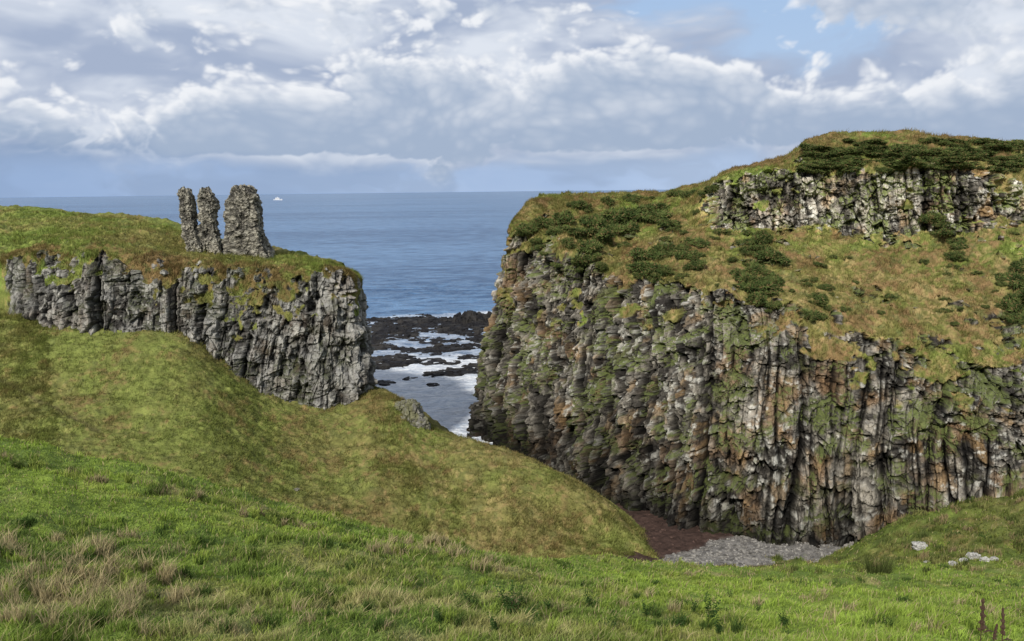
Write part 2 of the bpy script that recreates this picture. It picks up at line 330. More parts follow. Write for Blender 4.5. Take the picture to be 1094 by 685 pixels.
# ---------------------------------------------------------------- FOREGROUND HILL (thin plate spline)
cp=[P(*a) for a in [(-150,690,4.5),(250,690,4.7),(547,690,5),(850,690,5),(1250,690,5),
 (-150,560,11),(0,570,10),(200,590,10),(400,620,10),(600,640,11),(800,655,12),(1000,655,13),(1250,650,13),
 (-300,450,24),(-150,468,24),(0,482,24),(100,498,24),(200,517,24),(300,546,24),(400,573,24),(500,592,25),(600,600,27),(700,606,32),(800,613,37),(900,607,42),(1000,600,43),(1094,592,43),(1300,570,42),
 (1000,622,28),(1200,618,28),(850,630,24),
 (-300,500,31),(-150,510,31),(0,528,31),(100,540,31),(200,560,31),(300,590,31),(400,612,31),(500,630,32),(600,633,38),
 (-150,560,45),(0,580,45),(200,610,45),(400,645,45),(500,650,46),(600,655,50),(700,645,48),
 (720,608,55.5),(800,606,55.5),(905,587,58),(960,556,57),(1010,545,57),(1094,522,56),(1300,485,52),(1094,505,66),(1300,470,62),
 (720,600,66),(800,594,66),(890,590,66),(600,650,60),(400,640,58)]]
cp+= [np.array(a,float) for a in [(0,0,30.3),(0,-7,30.8),(8,0,30.3),(-8,0,30.4),(16,-6,30.6),(-16,-6,30.9),(-58,45,8),(-58,30,15),(-72,68,2),(-45,62,3),(-28,62,2),(-15,62,1),(-42,14,27)]]
cp=np.array(cp); nP=len(cp)
def tk(r): return np.where(r>1e-9,r*r*np.log(r+1e-12),0)
K=tk(np.linalg.norm(cp[:,None,:2]-cp[None,:,:2],axis=-1))+np.eye(nP)*.5
Q=np.c_[np.ones(nP),cp[:,:2]]; Am=np.block([[K,Q],[Q.T,np.zeros((3,3))]])
sol=np.linalg.solve(Am,np.r_[cp[:,2],0,0,0])
def gz0(xy):
    out=np.zeros(len(xy))
    for s in range(0,len(xy),100000):
        c=xy[s:s+100000]; r=np.linalg.norm(c[:,None]-cp[None,:,:2],axis=-1); out[s:s+100000]=tk(r)@sol[:nP]+sol[nP]+c@sol[nP+1:]
    left=1-ss(-8,4,xy[:,0])
    return out-14*ss(36,50,xy[:,1])*left
def gz(xy):
    xy=np.atleast_2d(xy); q=np.c_[xy,np.zeros(len(xy))]
    a=ss(3,14,np.abs(xy[:,1])); b=ss(25,45,xy[:,1])
    return gz0(xy)+(.05+.18*a+.16*b)*fbm(q/3.1,3,401)+(.12+.16*b)*fbm(q/.9,3,402)+.045*fbm(q/.3,2,403)
def ground_at(u,v):
    r=ray(u,v); r=r/r[1]; d=np.arange(3,75,.05); pts=C+d[:,None]*r; g=gz(pts[:,:2]); k=np.argmax(g>pts[:,2]); return np.array([pts[k,0],pts[k,1],g[k]])
ds=np.r_[np.linspace(-9,2.5,24)[:-1],np.exp(np.linspace(math.log(2.5),math.log(70),520))]
sv=np.linspace(-1.05,1.25,620)
DD,SS_=np.meshgrid(ds,sv,indexing='ij'); X=SS_*(np.maximum(DD,0)+8)*.95; 
xy=np.c_[X.ravel(),DD.ravel()]; Z=gz(xy); V=np.c_[xy,Z]
def fgcol(p,jit=None):
    q=np.c_[p[:,:2],np.zeros(len(p))]
    a=fbm(q/4,4,410); b=fbm(q/1.1,4,411,.6); c=fbm(q/.35,3,412)
    dry=.40*np.exp(-((q[:,0]+3.6)/2.6)**2-((q[:,1]-5.8)/2.2)**2)
    col=lerp(S3(.30,.405,.070),S3(.195,.275,.058),ss(-.5,.6,a+.7*c))
    col=lerp(col,S3(.37,.365,.10),ss(.0,.9,b+.3*a)*.6)
    col=lerp(col,S3(.43,.36,.19),np.clip(ss(.42,1.2,.5*a+.6*b+.35*c+dry*1.4)*.65,0,1))
    far=ss(30,48,q[:,1]); col=lerp(col,turfcol(q*1.0+5,470,.05,.15)*1.08,far*.85)
    return col*(1+.26*c)[:,None]
col=fgcol(V)*.72
o=meshobj("ground",V,gridq(len(ds),len(sv)),None,col,M_turf,smooth=True); o["kind"]="structure"; o["category"]="ground"; o["label"]="bright green pasture slope descending towards the cove"
# ---------------------------------------------------------------- grass
def blades(name,p,h,w,col,label,lean=.5,two=True):
    n=len(p); az=rng.uniform(0,2*np.pi,n); side=np.c_[np.cos(az),np.sin(az),np.zeros(n)]
    la=rng.uniform(0,2*np.pi,n); ln=rng.uniform(.1,1,n)*lean
    ld=np.c_[np.cos(la)+.35,np.sin(la)*.8,np.zeros(n)]*ln[:,None]
    upv=np.array([0,0,1.]); hh=h[:,None]; ww=w[:,None]
    a=p-side*ww*.5; b=p+side*ww*.5; m=p+(upv*.55+ld*.3)*hh; t=p+(upv*.92+ld)*hh
    if two:
        V=np.stack([a,b,m+side*ww*.38,m-side*ww*.38,t],1).reshape(-1,3); i=np.arange(n)[:,None]*5
        q=i+np.array([[0,1,2,3]]); tr=i+np.array([[3,2,4]])
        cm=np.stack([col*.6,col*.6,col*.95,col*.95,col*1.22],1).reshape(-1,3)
    else:
        V=np.stack([a,b,t],1).reshape(-1,3); q=None; tr=np.arange(n)[:,None]*3+np.array([[0,1,2]])
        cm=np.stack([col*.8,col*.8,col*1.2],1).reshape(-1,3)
    o=meshobj(name,V,q,tr,cm,M_blade,smooth=False); o["kind"]="stuff"; o["category"]="grass"; o["label"]=label
    return o
n=430000; d=np.exp(rng.uniform(math.log(3.0),math.log(60),n)); s=rng.uniform(-.80,.80,n); x=s*d
keep=~((d>29)&(x/d<.12)); d=d[keep]; x=x[keep]; n=len(d); xy=np.c_[x,d]; z=gz(xy); p=np.c_[xy,z-.01]
q=np.c_[xy,np.zeros(n)]; cl=fbm(q/.40,3,420); cl2=fbm(q/2.2,3,421)
h=(.024+.030*rng.random(n)+.105*ss(.15,1,cl)+.045*ss(.1,.9,cl2))*(1+ d*.024); w=np.maximum(.0055,d*.0012)*(.7+.6*rng.random(n))
col=fgcol(p)*(.62+.76*rng.random(n))[:,None]; 
dryb=rng.random(n)<.07; col[dryb]=S3(.50,.42,.22)*(.6+.6*rng.random(dryb.sum()))[:,None]; h[dryb]*=1.3
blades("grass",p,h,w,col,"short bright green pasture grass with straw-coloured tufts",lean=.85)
P_=[];H_=[];W_=[];C_l=[]
def tuft(u,v,npx,nbl,hh,colr):
    g=ground_at(u,v); dd=g[1]; rad=npx*dd/F
    rr_=rad*np.sqrt(rng.random(nbl)); aa=rng.uniform(0,6.283,nbl); xy=np.c_[g[0]+rr_*np.cos(aa),g[1]+rr_*np.sin(aa)*1.2]
    P_.append(np.c_[xy,gz(xy)-.01]); H_.append(hh*(.4+.8*rng.random(nbl))); W_.append(np.full(nbl,max(.0045,dd*.0010))*(.7+.6*rng.random(nbl)))
    C_l.append(colr*(.6+.7*rng.random((nbl,1))))
ST=S3(.52,.43,.24)
for k in range(56): tuft(rng.uniform(-10,190),rng.uniform(575,680),rng.uniform(5,15),60,rng.uniform(.15,.30),ST*(.85 if k%2 else 1))
for k in range(60): tuft(rng.uniform(0,1094),rng.uniform(600,680),rng.uniform(4,12),40,rng.uniform(.10,.2),ST*.9)
for k in range(16): tuft(rng.uniform(400,500),rng.uniform(578,596),rng.uniform(4,10),40,rng.uniform(.2,.4),ST*.9)
for k in range(260): tuft(rng.uniform(0,1094),rng.uniform(560,680),rng.uniform(4,13),70,rng.uniform(.08,.18),S3(.085,.14,.035) if k%2 else S3(.33,.43,.08))
for k in range(150): tuft(rng.uniform(830,1094),rng.uniform(525,612),rng.uniform(3,9),50,rng.uniform(.25,.55),(S3(.12,.15,.045),S3(.26,.26,.09),S3(.34,.27,.14),S3(.16,.19,.05))[k%4])
for k in range(70): 
    u_=rng.uniform(0,560); tuft(u_,np.interp(u_,[0,100,200,300,400,500,600],[488,504,523,552,579,597,605])+rng.uniform(0,12),rng.uniform(3,10),50,rng.uniform(.15,.32),(S3(.13,.18,.045),S3(.34,.40,.09),ST*.8)[k%3])
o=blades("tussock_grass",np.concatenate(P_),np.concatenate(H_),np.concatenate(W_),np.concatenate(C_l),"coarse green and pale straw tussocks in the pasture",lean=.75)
def scatter(V,mask,Cl,n,hh,ww,name,label):
    V=V.reshape(-1,3); Cl=np.asarray(Cl).reshape(-1,3); u_,v_,w_=proj(V); ok=(mask.ravel())&(u_>-30)&(u_<1130)&(v_<640)
    idx=rng.choice(np.nonzero(ok)[0],n); p=V[idx]+rng.uniform(-.1,.1,(n,3))*np.array([1,1,0]); p[:,2]-=.04
    q=fbm(p/1.1,3,430); h=hh*(.4+.8*rng.random(n))*(1+.8*q)
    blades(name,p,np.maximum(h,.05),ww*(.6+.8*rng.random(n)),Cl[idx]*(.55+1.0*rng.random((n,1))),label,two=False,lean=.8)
scatter(HlV,(HlTR>1.6)&(HlTR<4.3),HlC,230000,.27,.05,"hillside_grass","rough tawny and green grass on the hillside")
scatter(HV,(Hrock<.2)&(HTR>2.0)&(HTR<7.4),HC,150000,.38,.055,"headland_grass","tawny rough grass on the headland slopes")
scatter(CV,(Crock<.2)&(CTR>1.4)&(CTR<4.3),CC,90000,.40,.05,"crag_grass","green grass on top of the crag")
# ---------------------------------------------------------------- BEACH
xs=np.arange(2,44,.16); ys=np.arange(52,100,.16); YY,XX=np.meshgrid(ys,xs,indexing='ij')
q=np.stack([XX,YY,0*XX],-1).reshape(-1,3)
zb=.25+(71-q[:,1])*.105; zb=np.minimum(zb,1.9)+.10*fbm(q/2.5,3,450)+.05*fbm(q/.4,3,451)
a_=PZ(716,596,1.5)[:2]; b_=PZ(806,564,.6)[:2]; ab=b_-a_; nn=np.array([ab[1],-ab[0]])/np.linalg.norm(ab)
sd=(q[:,:2]-a_)@nn+.7*fbm(q/1.6,3,452)
g=fbm(q/.35,3,453,.7)
bc=lerp(S3(.066,.040,.031)*(1+.4*g)[:,None],S3(.20,.187,.168)*(1+.5*g)[:,None],ss(-.5,.6,sd))
o=meshobj("beach",np.c_[q[:,:2],zb],gridq(len(ys),len(xs)),None,bc,M_stone,smooth=True); o["kind"]="structure"; o["category"]="beach"; o["label"]="cove beach of grey pebbles and dark red-brown seaweed"
ico=np.array([(0,0,1),(.9,0,.45),(.28,.85,.45),(-.72,.53,.45),(-.72,-.53,.45),(.28,-.85,.45),(.72,.53,-.45),(-.28,.85,-.45),(-.9,0,-.45),(-.28,-.85,-.45),(.72,-.53,-.45),(0,0,-1)])
icf=np.array([(0,1,2),(0,2,3),(0,3,4),(0,4,5),(0,5,1),(1,6,2),(2,7,3),(3,8,4),(4,9,5),(5,10,1),(2,6,7),(3,7,8),(4,8,9),(5,9,10),(1,10,6),(6,11,7),(7,11,8),(8,11,9),(9,11,10),(10,11,6)])
n=14000; px=rng.uniform(8,34,n); py=rng.uniform(54,74,n); qq=np.c_[px,py,np.zeros(n)]
sdp=(qq[:,:2]-a_)@nn+.7*fbm(qq/1.6,3,452); kp=(sdp>-.2)|(rng.random(n)<.15); qq=qq[kp]; n=len(qq); sdp=sdp[kp]
qz=np.minimum(.25+(71-qq[:,1])*.105,1.9)+.10*fbm(qq/2.5,3,450)
sz=.03+.09*rng.random(n)**3; sc3=sz[:,None]*np.c_[1+.6*rng.random(n),1+.4*rng.random(n),.6+.3*rng.random(n)]
PV=ico[None]*sc3[:,None,:]*(1+.25*rng.normal(size=(n,12,1))); PV=PV+np.c_[qq[:,:2],qz+sz*.3][:,None,:]
cc=np.where((sdp>0)[:,None],S3(.25,.235,.21)*(.4+.95*rng.random((n,1))),S3(.08,.05,.04)*(.6+.8*rng.random((n,1))))
o=meshobj("pebbles",PV.reshape(-1,3),None,(icf[None]+np.arange(n)[:,None,None]*12).reshape(-1,3),np.repeat(cc,12,0),M_stone); o["kind"]="stuff"; o["category"]="pebbles"; o["label"]="loose grey pebbles and small stones on the beach"
# ---------------------------------------------------------------- boulders / sea rocks
def boulder(name,pos,r,seed,colr,mat,label,cat,flat=.6,n=40,group=None,moss=0):
    th=np.linspace(0,np.pi,n); ph=np.linspace(0,2*np.pi,2*n,endpoint=False)
    T,Pp=np.meshgrid(th,ph,indexing='ij'); d=np.stack([np.sin(T)*np.cos(Pp),np.sin(T)*np.sin(Pp),np.cos(T)],-1).reshape(-1,3)
    f1,f2,i1,t1=worley(d*1.9+seed*3.1,seed); rad=1+.30*fbm(d*1.6+seed,4,seed)+.22*(i1-.5)-.10*(1-ss(0,.15,f2-f1))+.06*fbm(d*6,3,seed+4)
    V=d*rad[:,None]*np.array(r)*np.array([1,1,flat])
    a=np.arange(n*2*n).reshape(n,2*n); b=np.roll(a,-1,1)
    q=np.stack([a[:-1],a[1:],b[1:],b[:-1]],-1).reshape(-1,4)
    c=np.asarray(colr)*(1+.35*fbm(d*3+seed,4,seed+8)+.4*(i1-.5))[:,None]; c=lerp(c,S3(.45,.44,.4),ss(.4,.8,fbm(d*4+seed,4,seed+9))*.5); c=c*(1-.6*(1-ss(0,.12,f2-f1)))[:,None]
    if moss: c=lerp(c,S3(.14,.14,.05),ss(.0,.6,fbm(d*2.5+seed,4,seed+10)+d[:,2]*.8-.1)*moss)
    o=meshobj(name,V,q,None,c,mat); o.location=pos; o["category"]=cat; o["label"]=label
    if group: o["group"]=group
    return o
for i,(u,v,s_) in enumerate([(982,586,.55),(1040,597,.46),(1052,600,.32),(1030,601,.28),(1018,604,.24),(1062,599,.24),(990,602,.2)]):
    g=ground_at(u,v); boulder("boulder",g+np.array([0,0,s_*.3]),(s_*.9,s_*.6,s_*.9),i+3,S3(.40,.39,.36),M_stone,"large pale grey boulder lying in the grass" if s_>.45 else "small grey boulder lying in the grass","boulder",n=26,group="boulders in the pasture")
def hfrock(name,cu,cv,wpx,ln,hh,seed,label,group):
    c=PZ(cu,cv,0); w=wpx*c[1]/F; n=120
    a=np.linspace(-1.25,1.25,n); Yg,Xg=np.meshgrid(a,a,indexing='ij'); q=np.stack([Xg*w/2,Yg*ln/2,0*Xg],-1).reshape(-1,3); qs=q+c
    r=np.sqrt(Xg**2+Yg**2).ravel()
    e=.84-r**1.8+.78*fbm(qs/np.array([4.5,1.9,1]),5,seed,.6)
    f1,f2,i1,t1=worley(np.c_[qs[:,0]/1.5,qs[:,1]/1.0,np.zeros(len(qs))],seed+3)
    z=hh*(np.clip(e,-1,.22)*1.8+.50*(i1-.5)*(e>-.1)+.3*t1+.10*fbm(qs/.8,3,seed+5))
    if hh>1.9: z=z+hh*.9*np.clip(1-r*1.9+.3*fbm(qs/1.5,3,seed+9),0,1)
    z=np.where(r>1.2,-1.5,np.maximum(z-.12,-1.5))
    c0=lerp(S3(.010,.009,.010),S3(.034,.031,.028),ss(-.3,.8,fbm(qs/2,3,seed+6)))
    o=meshobj(name,q+np.c_[np.zeros((len(q),2)),z],gridq(n,n),None,c0,M_wet); o.location=c; o["category"]="rock"; o["label"]=label; o["group"]=group
SK=[(447,347,128,26,1.0),(494,352,68,18,1.1),(504,342,46,14,2.0),(415,360,66,12,.9),(465,364,60,7,.7),(418,387,66,12,1.0),(412,410,28,3.5,.6),
(488,372,70,7,.8),(503,382,36,5,.6),(458,387,38,6,.65),(482,399,70,7,.8),(506,394,34,6,.8),(450,376,42,6,.5),(438,404,18,3,.45),(400,371,50,8,.8),(470,379,28,4,.5),(462,411,16,2.5,.4),(512,362,26,9,1.0),(506,466,14,2.5,1.2),(430,374,34,5,.5),(480,387,26,4,.4)]
for i,a in enumerate(SK): hfrock("sea_rock",*a,seed=500+i*7,label=("broad flat black rock shelf washed by surf" if a[2]>50 else "small black rock awash in white foam" if a[2]<28 else "low dark wet rock surrounded by foam"),group="dark rocks in the surf")
for (u,v,d,r,sd_) in [(438,448,74.7,(1.4,1.2,1.8),61),(447,457,74.1,(1.1,.9,1.1),62),(430,438,75.8,(1.2,1.1,1.0),63),(441,439,76.0,(.9,.9,1.0),67),(316,524,62,(.35,.25,.22),64),(660,566,61.5,(.25,.25,.2),65),(632,560,63,(.25,.2,.18),66)]:
    big_=r[0]>.5; boulder("rock_outcrop" if big_ else "boulder",P(u,v,d),r,sd_,S3(.21,.20,.17),M_cliff if big_ else M_stone,"mossy grey rock outcrop breaking through the ridge turf" if big_ else "small grey stone on the rough hillside","rock",flat=1.0,n=56,moss=.6 if big_ else .2)
# ---------------------------------------------------------------- SEA
xs=np.r_[-np.exp(np.linspace(math.log(90000),math.log(75),40)),np.arange(-70,36,.45),np.exp(np.linspace(math.log(40),math.log(90000),40))]
ys=np.r_[np.array([-200,-50,20,50]),np.arange(66,250,.5),250+np.exp(np.linspace(math.log(1.5),math.log(90000),110))]
YY,XX=np.meshgrid(ys,xs,indexing='ij'); q=np.stack([XX,YY,0*XX],-1).reshape(-1,3)
near=ss(320,240,q[:,1])*ss(-75,-60,q[:,0])*(1-ss(34,38,q[:,0]))
z=(.22*fbm(q/np.array([7,4,1.]),3,460)+.12*fbm(q/np.array([1.8,1.2,1.]),3,461))*near
fo=np.zeros(len(q))
for (u,v,w,l,h_) in SK:
    c=PZ(u,v,0); W=w*c[1]/F/2; r=np.sqrt(((q[:,0]-c[0])/(W+2.0))**2+((q[:,1]-c[1])/(l/2+2.5))**2); fo=np.maximum(fo,.70*(1-ss(.85,1.5,r)))
fo=np.maximum(fo,(.90+.05*ss(110,125,q[:,1]))*ss(75,90,q[:,1])*(1-ss(138,158,q[:,1]))*ss(-34,-24,q[:,0]))
c=PZ(470,333,0); fo=np.maximum(fo,.90*np.exp(-((q[:,1]-c[1]-4*np.sin(q[:,0]/9))/5)**2)*ss(-30,-12,q[:,0]))
fo=fo*(1-ss(205,270,q[:,1]))
sea=meshobj("sea",np.c_[q[:,:2],z],gridq(len(ys),len(xs)),None,np.repeat(fo[:,None],3,1),None,smooth=True); sea["kind"]="structure"; sea["category"]="sea"; sea["label"]="blue-grey open sea with white surf around rocks"
m,nt,b=newmat("sea_water"); L=nt.links.new
tc=N(nt,'ShaderNodeTexCoord'); at=N(nt,'ShaderNodeAttribute',attribute_name='Col')
def mapn(scale,ns,det,rough=.6,dist=0):
    mp=N(nt,'ShaderNodeMapping'); mp.inputs['Scale'].default_value=scale; L(tc.outputs['Object'],mp.inputs[0])
    n=N(nt,'ShaderNodeTexNoise',noise_dimensions='2D'); n.inputs['Scale'].default_value=ns; n.inputs['Detail'].default_value=det; n.inputs['Roughness'].default_value=rough; n.inputs['Distortion'].default_value=dist; L(mp.outputs[0],n.inputs[0]); return n
wv=mapn((.08,.26,1),1,6,.72); wv2=mapn((.9,1.6,1),1,3); big=mapn((.0012,.006,1),1,4)
midn=mapn((.012,.05,1),1,7,.75)
cr_=N(nt,'ShaderNodeValToRGB'); cr_.color_ramp.elements[0].position=.36; cr_.color_ramp.elements[0].color=(.036,.100,.215,1); cr_.color_ramp.elements[1].position=.66; cr_.color_ramp.elements[1].color=(.14,.265,.45,1)
av=N(nt,'ShaderNodeMath',operation='ADD'); L(big.outputs[0],av.inputs[0]); L(midn.outputs[0],av.inputs[1]); hv=N(nt,'ShaderNodeMath',operation='MULTIPLY'); L(av.outputs[0],hv.inputs[0]); hv.inputs[1].default_value=.5
wa=N(nt,'ShaderNodeMath',operation='MULTIPLY_ADD'); L(wv.outputs[0],wa.inputs[0]); wa.inputs[1].default_value=1.3; L(hv.outputs[0],wa.inputs[2]); sb=N(nt,'ShaderNodeMath',operation='SUBTRACT'); L(wa.outputs[0],sb.inputs[0]); sb.inputs[1].default_value=.65
L(sb.outputs[0],cr_.inputs[0])
fn=mapn((.34,.70,1),1,9,.74,.9)
fa=N(nt,'ShaderNodeMath',operation='ADD'); L(at.outputs['Fac'],fa.inputs[0]); L(fn.outputs[0],fa.inputs[1])
fr=N(nt,'ShaderNodeMapRange'); fr.interpolation_type='LINEAR'; fr.inputs['From Min'].default_value=1.02; fr.inputs['From Max'].default_value=1.58; L(fa.outputs[0],fr.inputs[0])
mx=N(nt,'ShaderNodeMix',data_type='RGBA'); L(fr.outputs[0],mx.inputs[0]); L(cr_.outputs[0],mx.inputs[6]); mx.inputs[7].default_value=(.92,.94,.96,1); L(mx.outputs[2],b.inputs['Base Color'])
rg=N(nt,'ShaderNodeMapRange'); rg.inputs['To Min'].default_value=.32; rg.inputs['To Max'].default_value=.9; L(fr.outputs[0],rg.inputs[0]); L(rg.outputs[0],b.inputs['Roughness'])
ha=N(nt,'ShaderNodeMath',operation='MULTIPLY_ADD'); L(wv2.outputs[0],ha.inputs[0]); ha.inputs[1].default_value=.25; L(wv.outputs[0],ha.inputs[2])
bp=N(nt,'ShaderNodeBump'); bp.inputs['Distance'].default_value=1.8; bp.inputs['Strength'].default_value=.9; L(ha.outputs[0],bp.inputs['Height']); L(bp.outputs[0],b.inputs['Normal'])
b.inputs['IOR'].default_value=1.33; sea.data.materials.append(m)
# ---------------------------------------------------------------- CASTLE RUIN
def fragment(prof,d,thick,seed,off,jag):
    prof=sorted(prof,key=lambda a:-a[0]); vs=np.array([a[0] for a in prof],float)[::-1]; ul=np.array([a[1] for a in prof],float)[::-1]; ur=np.array([a[2] for a in prof],float)[::-1]
    nr=160; nc=190; vv=np.linspace(vs.max(),vs.min(),nr); L_=np.interp(vv,vs,ul); R2=np.interp(vv,vs,ur); V=[]
    t4=np.arange(nc)/nc*4; e_=np.floor(t4).astype(int); f_=(t4-e_)*2-1
    sx_=np.select([e_==0,e_==1,e_==2,e_==3],[f_,1+0*f_,-f_,-1+0*f_]); sy_=np.select([e_==0,e_==1,e_==2,e_==3],[-1+0*f_,f_,1+0*f_,-f_])
    rr_=np.hypot(sx_,sy_); sx_=sx_*(.82+.18/rr_*1.15); sy_=sy_*(.82+.18/rr_*1.15)
    for j in range(nr):
        a=P(L_[j],vv[j],d); b2=P(R2[j],vv[j],d); cx=(a[0]+b2[0])/2; hw=(b2[0]-a[0])/2
        t=j/(nr-1); th=thick*(1-.25*t)/2
        V.append(np.c_[cx+hw*sx_,d+th*sy_,np.full(nc,a[2])])
    t=V[-1].mean(0)
    for k in (.88,.76,.62,.48,.34,.2,.02): V.append(t+(V[nr-1]-t)*k)
    V=np.array(V); p=V.reshape(-1,3); nrm=p-np.repeat(V.mean(1),nc,0); nrm[:,2]=0; nrm/=np.linalg.norm(nrm,axis=1,keepdims=True)+1e-6
    tj=np.repeat(np.arange(len(V))/nr,nc)
    wp=p+.10*np.stack([fbm(p/.6,2,seed+30),fbm(p/.6,2,seed+31),fbm(p/.6,2,seed+32)],-1)
    f1,f2,i1,t1=worley(wp/np.array([.34,.34,.22]),seed); ck=1-ss(0,.22,f2-f1)
    bg=fbm(p/1.1,4,seed+3,.6); pit=ss(.38,.68,fbm(p/.6,3,seed+33))
    disp=.12*(i1-.5)-.07*ck+.24*bg-.24*pit+.07*fbm(p/.28,3,seed+5)+off
    p2=p+nrm*disp[:,None]*(tj<1.01)[:,None]; p2=p2+.04*np.stack([fbm(p/.3,2,seed+40),fbm(p/.3,2,seed+41),fbm(p/.3,2,seed+42)],-1)
    p2[:,2]+=(jag*fbm(p*np.array([1,1,0])/.55,4,seed+7,.65)-.1)*ss(.78,1.,tj)
    spk=fbm(p/.22,3,seed+43)
    c=lerp(S3(.095,.088,.075),S3(.34,.315,.25),ss(0,1,i1*.8+.3*bg+.3*spk+.08)); c=lerp(c,S3(.50,.48,.39),ss(.2,.75,fbm(p/.4,4,seed+8))*.5); c=c*(1-.65*ck)[:,None]*(1-.6*pit)[:,None]
    c=lerp(c,S3(.10,.12,.045),(1-ss(.02,.14,tj+.05*bg))*.7)
    n=len(V); a=np.arange(n*nc).reshape(n,nc); bb=np.roll(a,-1,1); q=np.stack([a[:-1],bb[:-1],bb[1:],a[1:]],-1).reshape(-1,4)
    return p2,q,c
root=bpy.data.objects.new("castle_ruin",None); link(root); rp=P(236,276,86.5); root.location=rp; root["category"]="castle ruin"; root["label"]="broken rubble stone tower walls standing on a grassy crag"
fr_=[([(284,204,224),(270,201,220),(260,199,215),(250,197,212),(243,196,210),(235,195,208),(220,193,207),(208,192,205),(201,192,203)],86.3,2.0,700,-.05,.5,"tall thin leaning pillar of rubble masonry"),
 ([(284,206,246),(272,207,240),(262,209,236),(252,211,234),(244,212,232),(238,214,231),(228,215,229),(222,213,231),(213,212,231),(206,214,227),(202,215,221)],86.8,2.1,720,-.05,.5,"notched pillar of rubble masonry with flared foot"),
 ([(284,238,296),(272,240,290),(264,241,285),(252,242,281),(240,243,278),(232,242,279),(222,244,278),(215,243,276),(210,247,276),(206,249,272),(201,250,271),(199,254,266)],88,3.4,740,-.06,.36,"broad stump of rubble masonry with a ragged flared base")]
for prof,d_,th_,sd_,of_,jg,lb in fr_:
    p2,q,c=fragment(prof,d_,th_,sd_,of_,jg); o=meshobj("wall_fragment",p2,q,None,c,M_mason,loc=rp); o.location=(0,0,0); o.parent=root; o["label"]=lb
# ---------------------------------------------------------------- BOAT
bp_=PZ(297,214.0,0)
bt=bpy.data.objects.new("boat",None); link(bt); bt.location=bp_; bt["category"]="boat"; bt["label"]="small white motor vessel out on the open sea"
Lb=40*bp_[1]/3500
wh=plain("white_boat_paint",(.8,.8,.8)); dkp=plain("dark_window_glass",(.03,.04,.05),.2)
def hull():
    S=[(-.5,.10,.9),(-.3,.13,.9),(0,.14,1),(.25,.11,1.1),(.42,.05,1.25),(.5,.004,1.4)]; V=[];Q=[]
    for x,w,hh in S: V+=[(x*Lb,-w*Lb*.6,-.5),(x*Lb,-w*Lb,hh*Lb*.12),(x*Lb,w*Lb,hh*Lb*.12),(x*Lb,w*Lb*.6,-.5)]
    for i in range(5):
        for k in range(4): a=i*4+k; b2=i*4+(k+1)%4; Q.append((a,b2,b2+4,a+4))
    Q.append((0,1,2,3)); return V,Q
V,Q=hull(); o=meshobj("hull",V,Q,None,None,wh); o.parent=bt
def box(name,c,s,mat,par,tap=.85):
    V=[(c[0]+sx*s[0]/2*(tap if sz>0 else 1),c[1]+sy*s[1]/2*(tap if sz>0 else 1),c[2]+sz*s[2]/2) for sz in(-1,1) for sx,sy in((-1,-1),(1,-1),(1,1),(-1,1))]
    o=meshobj(name,V,[(0,3,2,1),(4,5,6,7),(0,1,5,4),(1,2,6,5),(2,3,7,6),(3,0,4,7)],None,None,mat); o.parent=par; return o
box("cabin",(-.05*Lb,0,.19*Lb),(.5*Lb,.17*Lb,.2*Lb),wh,bt); box("window",(-.05*Lb,0,.20*Lb),(.44*Lb,.176*Lb,.03*Lb),dkp,bt,1)
box("mast",(-.05*Lb,0,.36*Lb),(.03*Lb,.03*Lb,.2*Lb),wh,bt,.5)
# ---------------------------------------------------------------- GORSE
def bushmesh(seed,n=6000):
    r=np.random.default_rng(seed); lobes=[(r.uniform(-1.05,1.05),r.uniform(-.8,.8),r.uniform(-.05,.45),r.uniform(.12,.46)) for _ in range(16)]
    P0=[];Nn=[]
    for i in range(n):
        l=lobes[r.integers(16)]; d=r.normal(size=3); d/=np.linalg.norm(d); d[2]=abs(d[2])*.9 if r.random()<.8 else d[2]
        rad=l[3]*(.45+.8*r.random()); P0.append((l[0]+d[0]*rad,l[1]+d[1]*rad,max(-.2,l[2]+d[2]*rad*.9))); Nn.append(d)
    P0=np.array(P0);Nn=np.array(Nn); a=r.normal(size=(n,3)); a/=np.linalg.norm(a,axis=1,keepdims=True); tip=P0+(Nn*.6+a*.7)*(.12+.16*r.random((n,1))); s=np.cross(Nn,a); s/=np.linalg.norm(s,axis=1,keepdims=True)+1e-6; s*=.05
    V=np.stack([P0-s,P0+s,tip],1).reshape(-1,3); t=np.arange(3*n).reshape(n,3)
    g=np.clip(.5+.7*fbm(P0*2.2+seed,3,seed),0,1); c=lerp(S3(.030,.050,.017),S3(.13,.165,.050),g*.8+.2*r.random(n)); br=r.random(n)<.16; c[br]=S3(.18,.135,.06)
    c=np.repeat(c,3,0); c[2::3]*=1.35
    me=meshobj("gorse_bush",V,None,t,c,M_leaf); m_=me.data; bpy.data.objects.remove(me); return m_
BM=[bushmesh(s) for s in (1,2,3,4,5)]
for m_ in BM: m_.name="gorse_bush"
hv=HV[::2,::2].reshape(-1,3)[(HTR[::2,::2].ravel()<8.2)]; hu,hvv,hw=proj(hv)
def onhead(u,v):
    k=(np.abs(hu-u)<3.5)&(np.abs(hvv-v)<3.5); 
    if not k.any(): return None
    i=np.nonzero(k)[0]; j=i[np.argmin(hw[i])]; return hv[j]
